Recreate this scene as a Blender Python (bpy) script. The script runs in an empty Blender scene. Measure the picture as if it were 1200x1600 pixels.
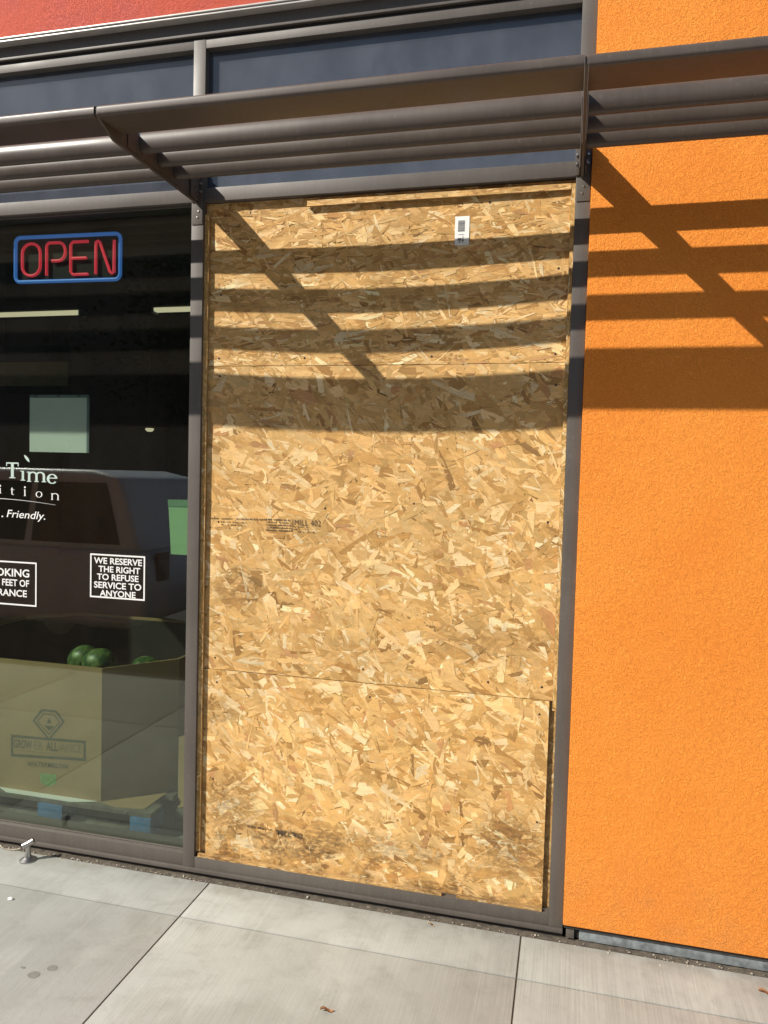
import bpy, bmesh, math, random
from mathutils import Vector, Matrix
random.seed(7)
S = bpy.context.scene
COL = S.collection

# ------------------------------------------------------------------ camera
cam = bpy.data.cameras.new('camera')
co = bpy.data.objects.new('camera', cam); COL.objects.link(co)
RM = ((0.970252633959648, -0.23931230997621727, -0.03659842330227367),
      (0.24067721744444562, 0.9698211026831653, 0.039006483994436285),
      (0.026159191454717415, -0.046654550520351834, 0.9985685002132699))
co.matrix_world = Matrix(((RM[0][0], RM[0][2], -RM[0][1], -0.0346),
                          (RM[1][0], RM[1][2], -RM[1][1], -2.7190),
                          (RM[2][0], RM[2][2], -RM[2][1], 1.6468), (0, 0, 0, 1)))
cam.sensor_fit = 'HORIZONTAL'; cam.sensor_width = 36.0
cam.lens = 36.0 * 1168.62 / 1200.0
cam.clip_start = 0.05; cam.clip_end = 500
S.camera = co

# ------------------------------------------------------------------ light
SUN = Vector((1.35, 1.0, -1.325)).normalized()          # direction the light travels
elev = math.asin(-SUN.z); rot = math.atan2(-SUN.x, -SUN.y)
w = bpy.data.worlds.new('World'); S.world = w; w.use_nodes = True
nt = w.node_tree
sky = nt.nodes.new('ShaderNodeTexSky'); sky.sky_type = 'NISHITA'; sky.sun_disc = False
sky.sun_elevation = elev; sky.sun_rotation = rot
bg = nt.nodes['Background']; bg.inputs[1].default_value = 0.062
nt.links.new(sky.outputs[0], bg.inputs[0])
sl = bpy.data.lights.new('sun', 'SUN'); sl.energy = 4.6; sl.angle = math.radians(0.5); sl.color = (1.0, 0.94, 0.84)
so = bpy.data.objects.new('sun', sl); COL.objects.link(so)
so.rotation_mode = 'QUATERNION'; so.rotation_quaternion = SUN.to_track_quat('-Z', 'Y'); so.location = (-9, -8, 9)
S.view_settings.view_transform = 'Standard'; S.view_settings.look = 'None'
S.view_settings.gamma = 1.0; S.view_settings.exposure = 0.52; S.view_settings.use_curve_mapping = False
S.cycles.max_bounces = 8; S.cycles.transparent_max_bounces = 16

# ------------------------------------------------------------------ materials
class NT:
    def __init__(s, name):
        s.m = bpy.data.materials.new(name); s.m.use_nodes = True; s.t = s.m.node_tree
        s.b = s.t.nodes['Principled BSDF']; s.out = s.t.nodes['Material Output']
    def n(s, typ, **kw):
        x = s.t.nodes.new('ShaderNode' + typ)
        for k, v in kw.items(): setattr(x, k, v)
        return x
    def l(s, a, b): s.t.links.new(a, b)
    def inp(s, node, i, v):
        if hasattr(v, 'links'): s.l(v, node.inputs[i])
        else: node.inputs[i].default_value = v
    def obj(s, scale=(1, 1, 1), rot=(0, 0, 0), loc=(0, 0, 0)):
        tc = s.n('TexCoord'); mp = s.n('Mapping'); s.l(tc.outputs['Object'], mp.inputs[0])
        mp.inputs['Scale'].default_value = scale; mp.inputs['Rotation'].default_value = rot; mp.inputs['Location'].default_value = loc
        return mp.outputs[0]
    def noise(s, vec, scale, detail=3, rough=.55, dist=0.0):
        x = s.n('TexNoise'); s.l(vec, x.inputs['Vector'])
        x.inputs['Scale'].default_value = scale; x.inputs['Detail'].default_value = detail
        x.inputs['Roughness'].default_value = rough; x.inputs['Distortion'].default_value = dist
        return x.outputs[0]
    def math(s, op, a, b=0.0, c=0.0, clamp=False):
        x = s.n('Math', operation=op, use_clamp=clamp)
        s.inp(x, 0, a); s.inp(x, 1, b); s.inp(x, 2, c); return x.outputs[0]
    def remap(s, v, a, b, c, d, smooth=True):
        x = s.n('MapRange'); x.interpolation_type = 'SMOOTHSTEP' if smooth else 'LINEAR'
        s.inp(x, 0, v)
        for i, q in enumerate((a, b, c, d)): x.inputs[1 + i].default_value = q
        return x.outputs[0]
    def mix(s, f, a, b, mode='MIX'):
        x = s.n('MixRGB', blend_type=mode); s.inp(x, 0, f); s.inp(x, 1, a); s.inp(x, 2, b); return x.outputs[0]
    def bump(s, h, strength, dist, normal=None):
        x = s.n('Bump'); x.inputs['Strength'].default_value = strength; x.inputs['Distance'].default_value = dist
        s.l(h, x.inputs['Height'])
        if normal is not None: s.l(normal, x.inputs['Normal'])
        s.l(x.outputs[0], s.b.inputs['Normal']); return x.outputs[0]
    def set(s, **kw):
        for k, v in kw.items(): s.inp(s.b, k, v)
        return s

def c4(c): return (c[0], c[1], c[2], 1.0)
def plain(name, c, rough=.6, metal=0.0, var=.12, scale=14.0, bump=0.0, spec=.5, bscale=300.0):
    k = NT(name); v = k.noise(k.obj(), scale, 4)
    f = k.remap(v, .3, .7, 1 - var, 1 + var, False)
    mul = k.mix(1.0, c4(c), f, 'MULTIPLY'); k.l(mul, k.b.inputs['Base Color'])
    k.set(Roughness=rough, Metallic=metal); k.b.inputs['Specular IOR Level'].default_value = spec
    if bump: k.bump(k.noise(k.obj(), bscale, 3), bump, .002)
    return k.m

def m_stucco(name, c, c2):
    k = NT(name); o = k.obj()
    n1 = k.noise(o, 130, 2.0, .5, 1.2); n2 = k.noise(o, 210, 2, .5, .3); n3 = k.noise(o, 2.2, 4)
    worm = k.remap(k.math('ABSOLUTE', k.math('SUBTRACT', n1, .47)), 0.0, .15, 0.0, 1.0)
    h = k.math('ADD', k.math('MULTIPLY', worm, .42), k.math('MULTIPLY', n2, .55))
    h = k.math('ADD', h, k.math('MULTIPLY', k.noise(o, 45, 2), .8))
    big = k.remap(n3, .3, .7, 0, 1)
    col = k.mix(big, c4(c), c4(c2))
    sp = k.noise(o, 8, 5); tc = k.n('TexCoord'); sx = k.n('SeparateXYZ'); k.l(tc.outputs['Object'], sx.inputs[0])
    low = k.math('MULTIPLY', k.remap(sx.outputs[2], .02, .5, 1, 0), k.remap(sp, .35, .7, .1, .34))
    col = k.mix(low, col, (c[0] * .62, c[1] * .85, c[2] * 1.9, 1))          # splash dirt above the pavement
    k.l(col, k.b.inputs['Base Color']); k.set(Roughness=.8); k.b.inputs['Specular IOR Level'].default_value = .25
    k.bump(k.math('ADD', h, k.math('MULTIPLY', k.noise(o, 14, 3), .55)), 1.0, .0033)
    return k.m
M = {}
M['orange'] = m_stucco('orange_stucco', (.88, .300, .045), (.855, .268, .036))
M['red'] = m_stucco('red_stucco', (.84, .165, .090), (.81, .148, .080))

def m_bronze(name, c, rough=.42):
    k = NT(name); o = k.obj()
    v = k.noise(o, 3.0, 5); st = k.noise(k.obj((60, 60, 4)), 1.0, 4)
    f = k.math('MULTIPLY', k.remap(v, .3, .7, .92, 1.08), k.remap(st, .3, .75, .95, 1.07))
    col = k.mix(1.0, c4(c), f, 'MULTIPLY')
    dust = k.math('ADD', k.remap(k.noise(o, 70, 6, .7), .56, .8, 0, .22), k.math('MULTIPLY', k.remap(k.noise(k.obj((55, 55, 9)), 1, 4, .7), .68, .76, 0, .3), k.remap(v, .5, .62, 0, 1)))
    col = k.mix(dust, col, (.40, .36, .30, 1))
    k.l(col, k.b.inputs['Base Color'])
    k.l(k.remap(v, .3, .7, rough - .05, rough + .1), k.b.inputs['Roughness'])
    return k.m
M['bronze'] = m_bronze('bronze_frame_metal', (.104, .090, .078), .5)
M['shade_metal'] = m_bronze('bronze_canopy_metal', (.088, .070, .058), .40)
M['trim'] = plain('pale_trim_metal', (.55, .53, .5), .4, .3, .08)
M['steel'] = plain('worn_steel', (.48, .47, .45), .32, 1.0, .1, 40)
M['galv'] = plain('weathered_flashing', (.20, .225, .235), .6, .2, .45, 30, .4)
M['dark_gap'] = plain('dark_gap', (.03, .026, .022), .9)

def m_glass(name, tint, f0=.05, dust=0.0, dust_haze_col=(.4, .42, .42), streak=.25):
    k = NT(name); g = k.n('NewGeometry'); d = k.n('VectorMath', operation='DOT_PRODUCT')
    k.l(g.outputs['Incoming'], d.inputs[0]); k.l(g.outputs['Normal'], d.inputs[1])
    cth = k.math('ABSOLUTE', d.outputs['Value'])
    F = k.math('ADD', k.math('MULTIPLY', k.math('POWER', k.math('SUBTRACT', 1.0, cth), 5.0), 1 - f0), f0)
    tr = k.n('BsdfTransparent'); tr.inputs[0].default_value = c4(tint)
    gl = k.n('BsdfGlossy'); gl.inputs['Roughness'].default_value = 0.0; gl.inputs['Color'].default_value = (.95, 1, .98, 1)
    mx = k.n('MixShader'); k.l(F, mx.inputs[0]); k.l(tr.outputs[0], mx.inputs[1]); k.l(gl.outputs[0], mx.inputs[2])
    last = mx
    if dust:
        df = k.n('BsdfDiffuse'); df.inputs[0].default_value = c4(dust_haze_col)
        a = k.noise(k.obj((6, 1, 3.5)), 1.0, 5, .6); e = k.noise(k.obj((150, 1, 130)), 1.0, 4, .7); t2 = k.noise(k.obj((60, 1, 14)), 1.0, 4, .6)
        dm = k.math('MULTIPLY', k.math('ADD', k.remap(a, .3, .7, .72, 1.15), k.math('ADD', k.remap(e, .66, .8, 0, .5), k.remap(t2, .55, .8, 0, streak))), dust)
        m2 = k.n('MixShader'); k.l(dm, m2.inputs[0]); k.l(mx.outputs[0], m2.inputs[1]); k.l(df.outputs[0], m2.inputs[2]); last = m2
    k.l(last.outputs[0], k.out.inputs[0]); k.t.nodes.remove(k.b)
    return k.m
M['glass'] = m_glass('tinted_window_glass', (.765, .825, .775), .068, .011, (.5, .42, .34), .0)  # the even brown film also puts a faint haze over the dark panes
M['transom'] = m_glass('dusty_transom_glass', (.5, .54, .58), .065, .18, (.34, .37, .45), .18)

def m_osb(name, red=0.0):
    k = NT(name)
    at = k.n('Attribute', attribute_name='col'); uv = k.n('UVMap', uv_map='grain')
    mp = k.n('Mapping'); k.l(uv.outputs[0], mp.inputs[0]); mp.inputs['Scale'].default_value = (16, 520, 1)
    g1 = k.noise(mp.outputs[0], 1.0, 4, .6, .25)
    g2 = k.noise(k.obj((26, 1, 60)), 1.0, 4, .65, .6)
    f = k.math('MULTIPLY', k.remap(g1, .25, .75, .74, 1.2, False), k.remap(g2, .3, .7, .88, 1.12, False))
    col = k.mix(1.0, at.outputs[0], f, 'MULTIPLY')
    o = k.obj(); tc = k.n('TexCoord'); sx = k.n('SeparateXYZ'); k.l(tc.outputs['Object'], sx.inputs[0])
    x, z = sx.outputs[0], sx.outputs[2]
    patch = k.noise(k.obj((4.5, 1, 8)), 1.0, 6, .68, .8); fine = k.noise(k.obj((40, 1, 85)), 1.0, 5, .7)
    band = k.math('MULTIPLY', k.remap(z, .05, .16, .85, 1.0), k.remap(z, .19, .34, 1.0, 0.0))
    dirt = k.math('MULTIPLY', band, k.math('MULTIPLY', k.remap(patch, .42, .60, 0, 1), k.remap(fine, .37, .58, .12, 1)))
    def blob(cx, cz, rx, rz, s):
        a = k.math('POWER', k.math('DIVIDE', k.math('SUBTRACT', x, cx), rx), 2.0)
        b = k.math('POWER', k.math('DIVIDE', k.math('SUBTRACT', z, cz), rz), 2.0)
        return k.math('MULTIPLY', k.remap(k.math('ADD', a, b), 0, 1.2, s, 0), k.remap(fine, .36, .6, .1, 1))
    for cx, cz, rx, rz, s in ((-.55, 1.19, .14, .10, .6), (.45, 1.04, .28, .10, .35), (-.02, .96, .2, .10, .25), (-.55, .30, .16, .16, .7),
                              (.56, .30, .16, .16, .75), (-.62, .68, .10, .06, .6), (.1, .22, .3, .07, .6)):
        dirt = k.math('MAXIMUM', dirt, blob(cx, cz, rx, rz, s))
    pin = k.math('MULTIPLY', k.remap(k.noise(k.obj((130, 1, 210)), 1, 3, .7), .68, .78, 0, .5), k.remap(patch, .4, .65, .15, 1))
    dirt = k.math('MAXIMUM', dirt, pin)
    col = k.mix(k.math('MULTIPLY', dirt, .80), col, (.10, .055, .026, 1))
    wear = k.noise(k.obj((2.2, 1, 3)), 1.0, 3)
    col = k.mix(1.0, col, k.remap(wear, .3, .7, .93, 1.06), 'MULTIPLY')
    k.l(col, k.b.inputs['Base Color']); k.set(Roughness=.62); k.b.inputs['Specular IOR Level'].default_value = .3
    k.bump(g1, .5, .0007)
    return k.m
M['osb'] = m_osb('osb_flakes')

def m_concrete(name, c):
    k = NT(name); o = k.obj()
    a = k.noise(o, 1.1, 5, .6); b = k.noise(o, 9, 6, .7); d = k.noise(o, 70, 5, .7)
    br = k.noise(k.obj((170, 2.2, 1)), 1.0, 4, .65); br2 = k.noise(k.obj((45, .8, 1), (0, 0, .03)), 1.0, 3, .6)
    col = k.mix(k.remap(a, .35, .65, 0, 1), c4(c), (c[0] * .80, c[1] * .80, c[2] * .79, 1))
    col = k.mix(k.remap(b, .48, .74, 0, .55), col, (c[0] * .66, c[1] * .65, c[2] * .62, 1))
    col = k.mix(k.remap(k.noise(o, 3.4, 5, .65, .8), .5, .66, 0, .5), col, (c[0] * .74, c[1] * .73, c[2] * .70, 1))
    col = k.mix(k.remap(d, .62, .8, 0, .35), col, (c[0] * .6, c[1] * .58, c[2] * .53, 1))
    col = k.mix(k.remap(br2, .55, .72, 0, .14), col, (c[0] * 1.2, c[1] * 1.18, c[2] * 1.12, 1))
    vo = k.n('TexVoronoi'); k.l(o, vo.inputs['Vector']); vo.inputs['Scale'].default_value = 3.2
    sp = k.math('MULTIPLY', k.remap(vo.outputs['Distance'], .02, .16, .5, 0), k.remap(k.noise(o, 3.1, 2), .5, .62, 0, 1))
    col = k.mix(sp, col, (c[0] * .55, c[1] * .54, c[2] * .51, 1))
    pits = k.remap(k.noise(o, 240, 3, .6), .66, .76, 0, .5); col = k.mix(pits, col, (c[0] * .5, c[1] * .48, c[2] * .44, 1))
    col = k.mix(k.remap(k.noise(k.obj((3.2, 1.4, 1)), 1.0, 6, .7, .6), .52, .70, 0, .32), col, (c[0] * 1.28, c[1] * 1.28, c[2] * 1.26, 1))
    col = k.mix(1.0, col, k.math('ADD', 1.0, k.math('MULTIPLY', k.math('SUBTRACT', k.remap(br, .3, .7, .90, 1.07), 1.0), k.remap(k.noise(o, 1.7, 3), .38, .62, .15, 1))), 'MULTIPLY')
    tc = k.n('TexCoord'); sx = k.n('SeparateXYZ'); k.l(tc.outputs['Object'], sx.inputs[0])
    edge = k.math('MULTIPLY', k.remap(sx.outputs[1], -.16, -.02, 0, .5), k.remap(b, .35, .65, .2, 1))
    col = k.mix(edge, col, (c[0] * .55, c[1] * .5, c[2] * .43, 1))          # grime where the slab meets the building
    k.l(col, k.b.inputs['Base Color']); k.set(Roughness=.85); k.b.inputs['Specular IOR Level'].default_value = .3
    h = k.math('ADD', k.math('MULTIPLY', br, .6), k.math('MULTIPLY', d, .6))
    k.bump(h, .55, .0022)
    return k.m
M['concrete'] = m_concrete('broom_finished_concrete', (.385, .395, .372))
M['joint'] = plain('dirt_joint', (.085, .070, .052), .95, 0, .4, 60, .8)
M['asphalt'] = plain('asphalt', (.05, .05, .052), .85, 0, .25, 3, .6, .4, 120)
M['wood'] = plain('raw_lumber', (.46, .30, .14), .7, 0, .25, 30)
M['stud'] = plain('dirty_stud', (.20, .12, .055), .8, 0, .5, 40, .4)
M['cardboard'] = plain('cardboard', (.37, .245, .112), .75, 0, .08, 6)
M['print'] = plain('faded_green_print', (.105, .10, .05), .8, 0, .2, 80)
M['print_light'] = plain('faint_print', (.235, .19, .095), .8, 0, .15, 80)
M['print_green'] = plain('green_print', (.22, .36, .13), .8, 0, .2, 60)
M['blue_block'] = plain('blue_pallet_paint', (.055, .17, .36), .7, 0, .25, 20)
M['deck'] = plain('pallet_boards', (.16, .14, .11), .85, 0, .35, 20)
M['melon'] = None
k = NT('watermelon_rind'); wv = k.noise(k.obj((1, 1, 1)), 14, 4, .6, 1.5)
k.l(k.mix(k.remap(wv, .4, .62, 0, 1), (.03, .085, .02, 1), (.20, .29, .085, 1)), k.b.inputs['Base Color']); k.set(Roughness=.42); M['melon'] = k.m
M['paper'] = plain('white_paper', (.88, .88, .86), .7, 0, .03)
M['paper_green'] = plain('green_paper', (.36, .60, .28), .7, 0, .04)
M['paper_green_dark'] = plain('green_paper_darker', (.17, .34, .16), .7, 0, .04)
M['holder'] = plain('grey_holder', (.22, .26, .28), .4, 0, .1)
M['vinyl'] = plain('white_vinyl', (.82, .82, .80), .5, 0, .02)
M['vinyl_mint'] = plain('frosted_vinyl', (.50, .62, .55), .55, 0, .05)
M['grey_ink'] = plain('grey_ink', (.22, .22, .23), .7, 0, .1)
M['black_ink'] = plain('black_ink', (.03, .03, .035), .7, 0, .1)
M['ink_brown'] = plain('stamp_ink', (.085, .06, .035), .8, 0, .3, 120)
M['screw'] = plain('dark_screw', (.06, .05, .045), .5, .6)
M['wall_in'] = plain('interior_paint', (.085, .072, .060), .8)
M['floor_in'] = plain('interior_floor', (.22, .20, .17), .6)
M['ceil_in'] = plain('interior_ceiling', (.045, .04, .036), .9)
M['shelf'] = plain('brown_board', (.20, .16, .11), .7)
def glow(name, c, e):
    k = NT(name); k.set(**{'Base Color': c4(c), 'Roughness': .45}); k.b.inputs['Emission Color'].default_value = c4(c); k.b.inputs['Emission Strength'].default_value = e
    return k.m
M['neon_red'] = glow('red_neon_tube', (.72, .035, .065), .55)
M['neon_blue'] = glow('blue_neon_tube', (.06, .20, .66), .42)
M['lamp'] = glow('strip_light_diffuser', (.95, .80, .55), .62)
M['car_dark'] = plain('silver_car_paint', (.60, .68, .80), .40, 0, .03)
M['car_grey'] = plain('grey_car_paint', (.42, .45, .54), .40, 0, .03)
M['car_glass'] = plain('car_glass', (.012, .013, .015), .08, 0, .02)
M['rubber'] = plain('tyre_rubber', (.02, .02, .02), .85)
M['rim'] = plain('alloy_rim', (.3, .3, .31), .35, .8)
M['lamp_lens'] = plain('lamp_lens', (.5, .5, .5), .15)
M['lamp_red'] = plain('tail_lens', (.10, .012, .012), .2)
M['far_wall'] = plain('far_wall', (.16, .14, .12), .9, 0, .1, 2)
M['bark'] = plain('bark', (.09, .065, .045), .9, 0, .3, 20, .6)
M['leaf'] = plain('foliage', (.045, .075, .025), .6, 0, .4, 3)
M['dry_leaf'] = plain('dry_leaf', (.30, .14, .06), .7, 0, .3, 60)
M['gum'] = plain('old_gum', (.20, .195, .18), .8, 0, .15, 60)
M['stone'] = plain('grit', (.34, .30, .24), .9, 0, .5, 60)

# ------------------------------------------------------------------ geometry helpers
ORG = {}
class MB:
    def __init__(s): s.v = []; s.f = []; s.mi = []; s.mats = []
    def add(s, v, f, mat=None):
        b = len(s.v); s.v += [tuple(q) for q in v]; s.f += [tuple(b + i for i in q) for q in f]
        if mat not in s.mats: s.mats.append(mat)
        s.mi += [s.mats.index(mat)] * len(f); return s
    def box(s, x0, x1, y0, y1, z0, z1, mat=None, bev=0.0):
        if bev:
            bm = bmesh.new(); bmesh.ops.create_cube(bm, size=1.0)
            for v in bm.verts: v.co = ((x0 + x1) / 2 + v.co.x * (x1 - x0), (y0 + y1) / 2 + v.co.y * (y1 - y0), (z0 + z1) / 2 + v.co.z * (z1 - z0))
            bmesh.ops.bevel(bm, geom=bm.edges[:], offset=bev, segments=2, affect='EDGES', profile=.6)
            bm.verts.index_update(); V = [v.co[:] for v in bm.verts]; F = [[v.index for v in f.verts] for f in bm.faces]; bm.free()
            return s.add(V, F, mat)
        V = [(x, y, z) for z in (z0, z1) for y in (y0, y1) for x in (x0, x1)]
        return s.add(V, [(0, 2, 3, 1), (4, 5, 7, 6), (0, 1, 5, 4), (1, 3, 7, 5), (3, 2, 6, 7), (2, 0, 4, 6)], mat)
    def prism_x(s, prof, x0, x1, mat=None):                 # profile of (y,z), counter-clockwise seen from +x
        n = len(prof); V = [(x0, y, z) for y, z in prof] + [(x1, y, z) for y, z in prof]
        F = [(i, (i + 1) % n, n + (i + 1) % n, n + i) for i in range(n)] + [tuple(reversed(range(n))), tuple(range(n, 2 * n))]
        return s.add(V, F, mat)
    def prism_y(s, prof, y0, y1, mat=None):                 # profile of (x,z), clockwise seen from -y
        n = len(prof); V = [(x, y0, z) for x, z in prof] + [(x, y1, z) for x, z in prof]
        F = [(i, n + i, n + (i + 1) % n, (i + 1) % n) for i in range(n)] + [tuple(range(n)), tuple(reversed(range(n, 2 * n)))]
        return s.add(V, F, mat)
    def prism_z(s, prof, z0, z1, mat=None):
        n = len(prof); V = [(x, y, z0) for x, y in prof] + [(x, y, z1) for x, y in prof]
        F = [(i, (i + 1) % n, n + (i + 1) % n, n + i) for i in range(n)] + [tuple(reversed(range(n))), tuple(range(n, 2 * n))]
        return s.add(V, F, mat)
    def tube(s, pts, r, seg=10, mat=None, closed=False):
        P = [Vector(p) for p in pts]; n = len(P); rr = r if isinstance(r, (list, tuple)) else [r] * n
        V = []; up = None
        for i in range(n):
            if closed: t = P[(i + 1) % n] - P[i - 1]
            else: t = P[min(i + 1, n - 1)] - P[max(i - 1, 0)]
            t.normalize()
            if up is None:
                up = Vector((0, 1, 0)) if abs(t.y) < .9 else Vector((1, 0, 0))
            a = (up - t * up.dot(t)).normalized(); b = t.cross(a); up = a
            for j in range(seg):
                q = 2 * math.pi * j / seg; V.append(P[i] + (a * math.cos(q) + b * math.sin(q)) * rr[i])
        F = []
        for i in range(n if closed else n - 1):
            k2 = (i + 1) % n
            for j in range(seg): F.append((i * seg + j, i * seg + (j + 1) % seg, k2 * seg + (j + 1) % seg, k2 * seg + j))
        if not closed: F += [tuple(reversed(range(seg))), tuple((n - 1) * seg + j for j in range(seg))]
        return s.add(V, F, mat)
    def lathe(s, prof, c, seg=20, mat=None, axis='z', sx=1, sy=1):       # prof (r,h)
        V = []
        for r, h in prof:
            for j in range(seg):
                q = 2 * math.pi * j / seg; a, b = r * math.cos(q) * sx, r * math.sin(q) * sy
                V.append((c[0] + a, c[1] + b, c[2] + h) if axis == 'z' else (c[0] + a, c[1] + h, c[2] + b))
        n = len(prof); F = []
        for i in range(n - 1):
            for j in range(seg): F.append((i * seg + j, i * seg + (j + 1) % seg, (i + 1) * seg + (j + 1) % seg, (i + 1) * seg + j))
        F += [tuple(reversed(range(seg))), tuple((n - 1) * seg + j for j in range(seg))]
        return s.add(V, F, mat)
    def build(s, name, mat=None, parent=None, ang=32, origin=None):
        if parent is not None: o0 = ORG[parent.name]
        elif origin: o0 = Vector(origin)
        else:
            xs, ys, zs = zip(*s.v); o0 = Vector(((min(xs) + max(xs)) / 2, (min(ys) + max(ys)) / 2, min(zs)))
        me = bpy.data.meshes.new(name)
        me.from_pydata([(a - o0.x, b - o0.y, c - o0.z) for a, b, c in s.v], [], s.f)
        for i, m in enumerate(s.mats): me.materials.append(M[m] if m else mat)
        me.polygons.foreach_set('material_index', s.mi)
        bm = bmesh.new(); bm.from_mesh(me); bmesh.ops.recalc_face_normals(bm, faces=bm.faces[:]); bm.to_mesh(bm and me); bm.free()
        me.polygons.foreach_set('use_smooth', [True] * len(me.polygons)); me.set_sharp_from_angle(angle=math.radians(ang)); me.update()
        o = bpy.data.objects.new(name, me); COL.objects.link(o)
        if parent is not None: o.parent = parent; ORG[o.name] = o0
        else: o.location = o0; ORG[o.name] = o0
        return o
def tag(o, label=None, cat=None, group=None, kind=None):
    if label: o['label'] = label
    if cat: o['category'] = cat
    if group: o['group'] = group
    if kind: o['kind'] = kind
    return o
def thing(name, loc, label, cat, group=None):
    o = bpy.data.objects.new(name, None); COL.objects.link(o); o.location = loc; o.empty_display_size = .1
    ORG[o.name] = Vector(loc); return tag(o, label, cat, group)
def bx(name, dims, mat, parent=None, bev=0.0): return MB().box(*dims, None, bev).build(name, mat, parent)
def copy_tree(o, loc, label=None):
    c = o.copy(); COL.objects.link(c); c.location = loc
    if label: c['label'] = label
    for ch in o.children:
        d = ch.copy(); COL.objects.link(d); d.parent = c
        for g in ch.children:
            e = g.copy(); COL.objects.link(e); e.parent = d
    return c

# lettering: flat glyph meshes in an upright plane facing -y, fitted into a box
def glyph_mesh(body, bold=0.0, shear=0.0, space=1.0):
    cu = bpy.data.curves.new('lettering', 'FONT'); cu.body = body; cu.size = 1.0; cu.offset = bold; cu.shear = shear
    cu.space_character = space; cu.resolution_u = 4
    ob = bpy.data.objects.new('lettering', cu); COL.objects.link(ob)
    dg = bpy.context.evaluated_depsgraph_get(); me = ob.evaluated_get(dg).to_mesh()
    V = [v.co[:2] for v in me.vertices]; F = [tuple(p.vertices) for p in me.polygons]
    ob.evaluated_get(dg).to_mesh_clear(); bpy.data.objects.remove(ob); bpy.data.curves.remove(cu)
    return V, F
def letters(mb, body, x0, x1, z0, z1, y, mat=None, bold=0.0, shear=0.0, space=1.0, z0r=None, z1r=None):
    V, F = glyph_mesh(body, bold, shear, space)
    ax, bx_ = min(v[0] for v in V), max(v[0] for v in V); az, bz = min(v[1] for v in V), max(v[1] for v in V)
    if z0r is None: z0r, z1r = z0, z1
    P = []
    for a, b in V:
        s = (a - ax) / (bx_ - ax); t = (b - az) / (bz - az)
        P.append((x0 + s * (x1 - x0), y, (z0 + s * (z0r - z0)) * (1 - t) + (z1 + s * (z1r - z1)) * t))
    mb.add(P, F, mat); return mb

# ------------------------------------------------------------------ the setting: ground
tag(bx('parking_lot', (-90, 90, -120, -2.62, -.40, -.135), M['asphalt']), kind='structure')
tag(bx('kerb', (-30, 30, -2.62, -2.46, -.40, -.004), M['concrete'], bev=.012), kind='structure')
jx = [-.145 + 1.235 * i for i in range(-18, 15)]
mb = MB(); g = .0026
for i in range(len(jx) - 1):
    for y0, y1 in ((-.27, -.032), (-1.505, -.27), (-2.46, -1.505)):
        a, b, c, d = jx[i] + g, jx[i + 1] - g, y0 + g, y1 - (g if y1 < -.1 else 0)
        mb.box(a, b, c, d, -.12, 0.0, None, .0030)
tag(mb.build('sidewalk', M['concrete'], origin=(0, 0, 0)), kind='structure')
tag(bx('sidewalk_bed', (-22, 17, -2.46, .30, -.20, -.0038), M['joint']), kind='structure')
random.seed(3)
mb = MB(); xx = -22.0
top = [(-22 + .02 * i, -.004 + .004 * random.random()) for i in range(1950)]
V = [];
for x, z in top: V += [(x, -.034 + .006 * random.random(), z - .006), (x, -.018, z + .003 * random.random()), (x, .012, z + .002)]
F = []
for i in range(len(top) - 1):
    for j in range(2): F.append((3 * i + j, 3 * i + 3 + j, 3 * i + 4 + j, 3 * i + 1 + j))
tag(MB().add(V, F).build('joint_filler', M['joint'], ang=80), kind='structure')

# ------------------------------------------------------------------ walls
w_or = thing('stucco_wall', (2.0, 0, 0), 'orange stucco wall to the right of the boarded window', 'wall')
MB().box(0.0, 4.2, -.02, .28, .058, 6.2, None, .004).build('wall_face', M['orange'], w_or)
bx('weep_screed', (.004, 4.19, -.012, .2, .046, .0575), M['dark_gap'], w_or)  # near-black: shade under the stucco edge is put into the colour
mb = MB()
random.seed(5)
pr = [(.055, 4.19)]
mb.box(.058, 4.19, -.004, .1, .004, .0455, None, .002)
fl = mb.build('base_flashing', M['galv'], w_or)
bx('corner_clip', (.012, .040, -.006, .08, .006, .0455), M['bronze'], w_or, .001)
bx('joint_shim', (.041, .057, .004, .08, .006, .0455), M['dark_gap'], w_or)

w_red = thing('stucco_wall', (-2.2, 0, 3.4), 'red stucco wall band above the storefront windows', 'wall')
MB().box(-4.60, -.0015, -.034, .30, 3.412, 6.2, None, .003).build('wall_face', M['red'], w_red)
mb = MB(); mb.box(-4.60, -.002, -.038, .1, 3.4055, 3.4115, None, .0012); mb.box(-4.60, -.002, -.036, .1, 3.394, 3.3995, None, .0012)
mb.build('drip_trim', M['trim'], w_red)
bx('drip_reveal', (-4.60, -.003, -.026, .1, 3.3996, 3.4054), M['dark_gap'], w_red)
bx('soffit_flashing', (-4.60, -.004, .000, .11, 3.346, 3.3938), M['bronze'], w_red, .001)
MB().box(-4.60, -.004, -.010, .10, 3.3365, 3.3458, None, .001).build('flashing_lip', M['bronze'], w_red)
bx('flashing_reveal', (-4.60, -.005, .004, .10, 3.3255, 3.3364), M['dark_gap'], w_red)  # dark strip painting the shade of the gap below the lip
w_l = thing('stucco_wall', (-6.5, 0, 0), 'orange stucco pier at the far left end of the storefront', 'wall')
MB().box(-8.2, -4.605, -.02, .28, .058, 6.2, None, .004).build('wall_face', M['orange'], w_l)
bx('base_flashing', (-8.19, -4.61, -.004, .1, .004, .0575), M['galv'], w_l)

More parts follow.
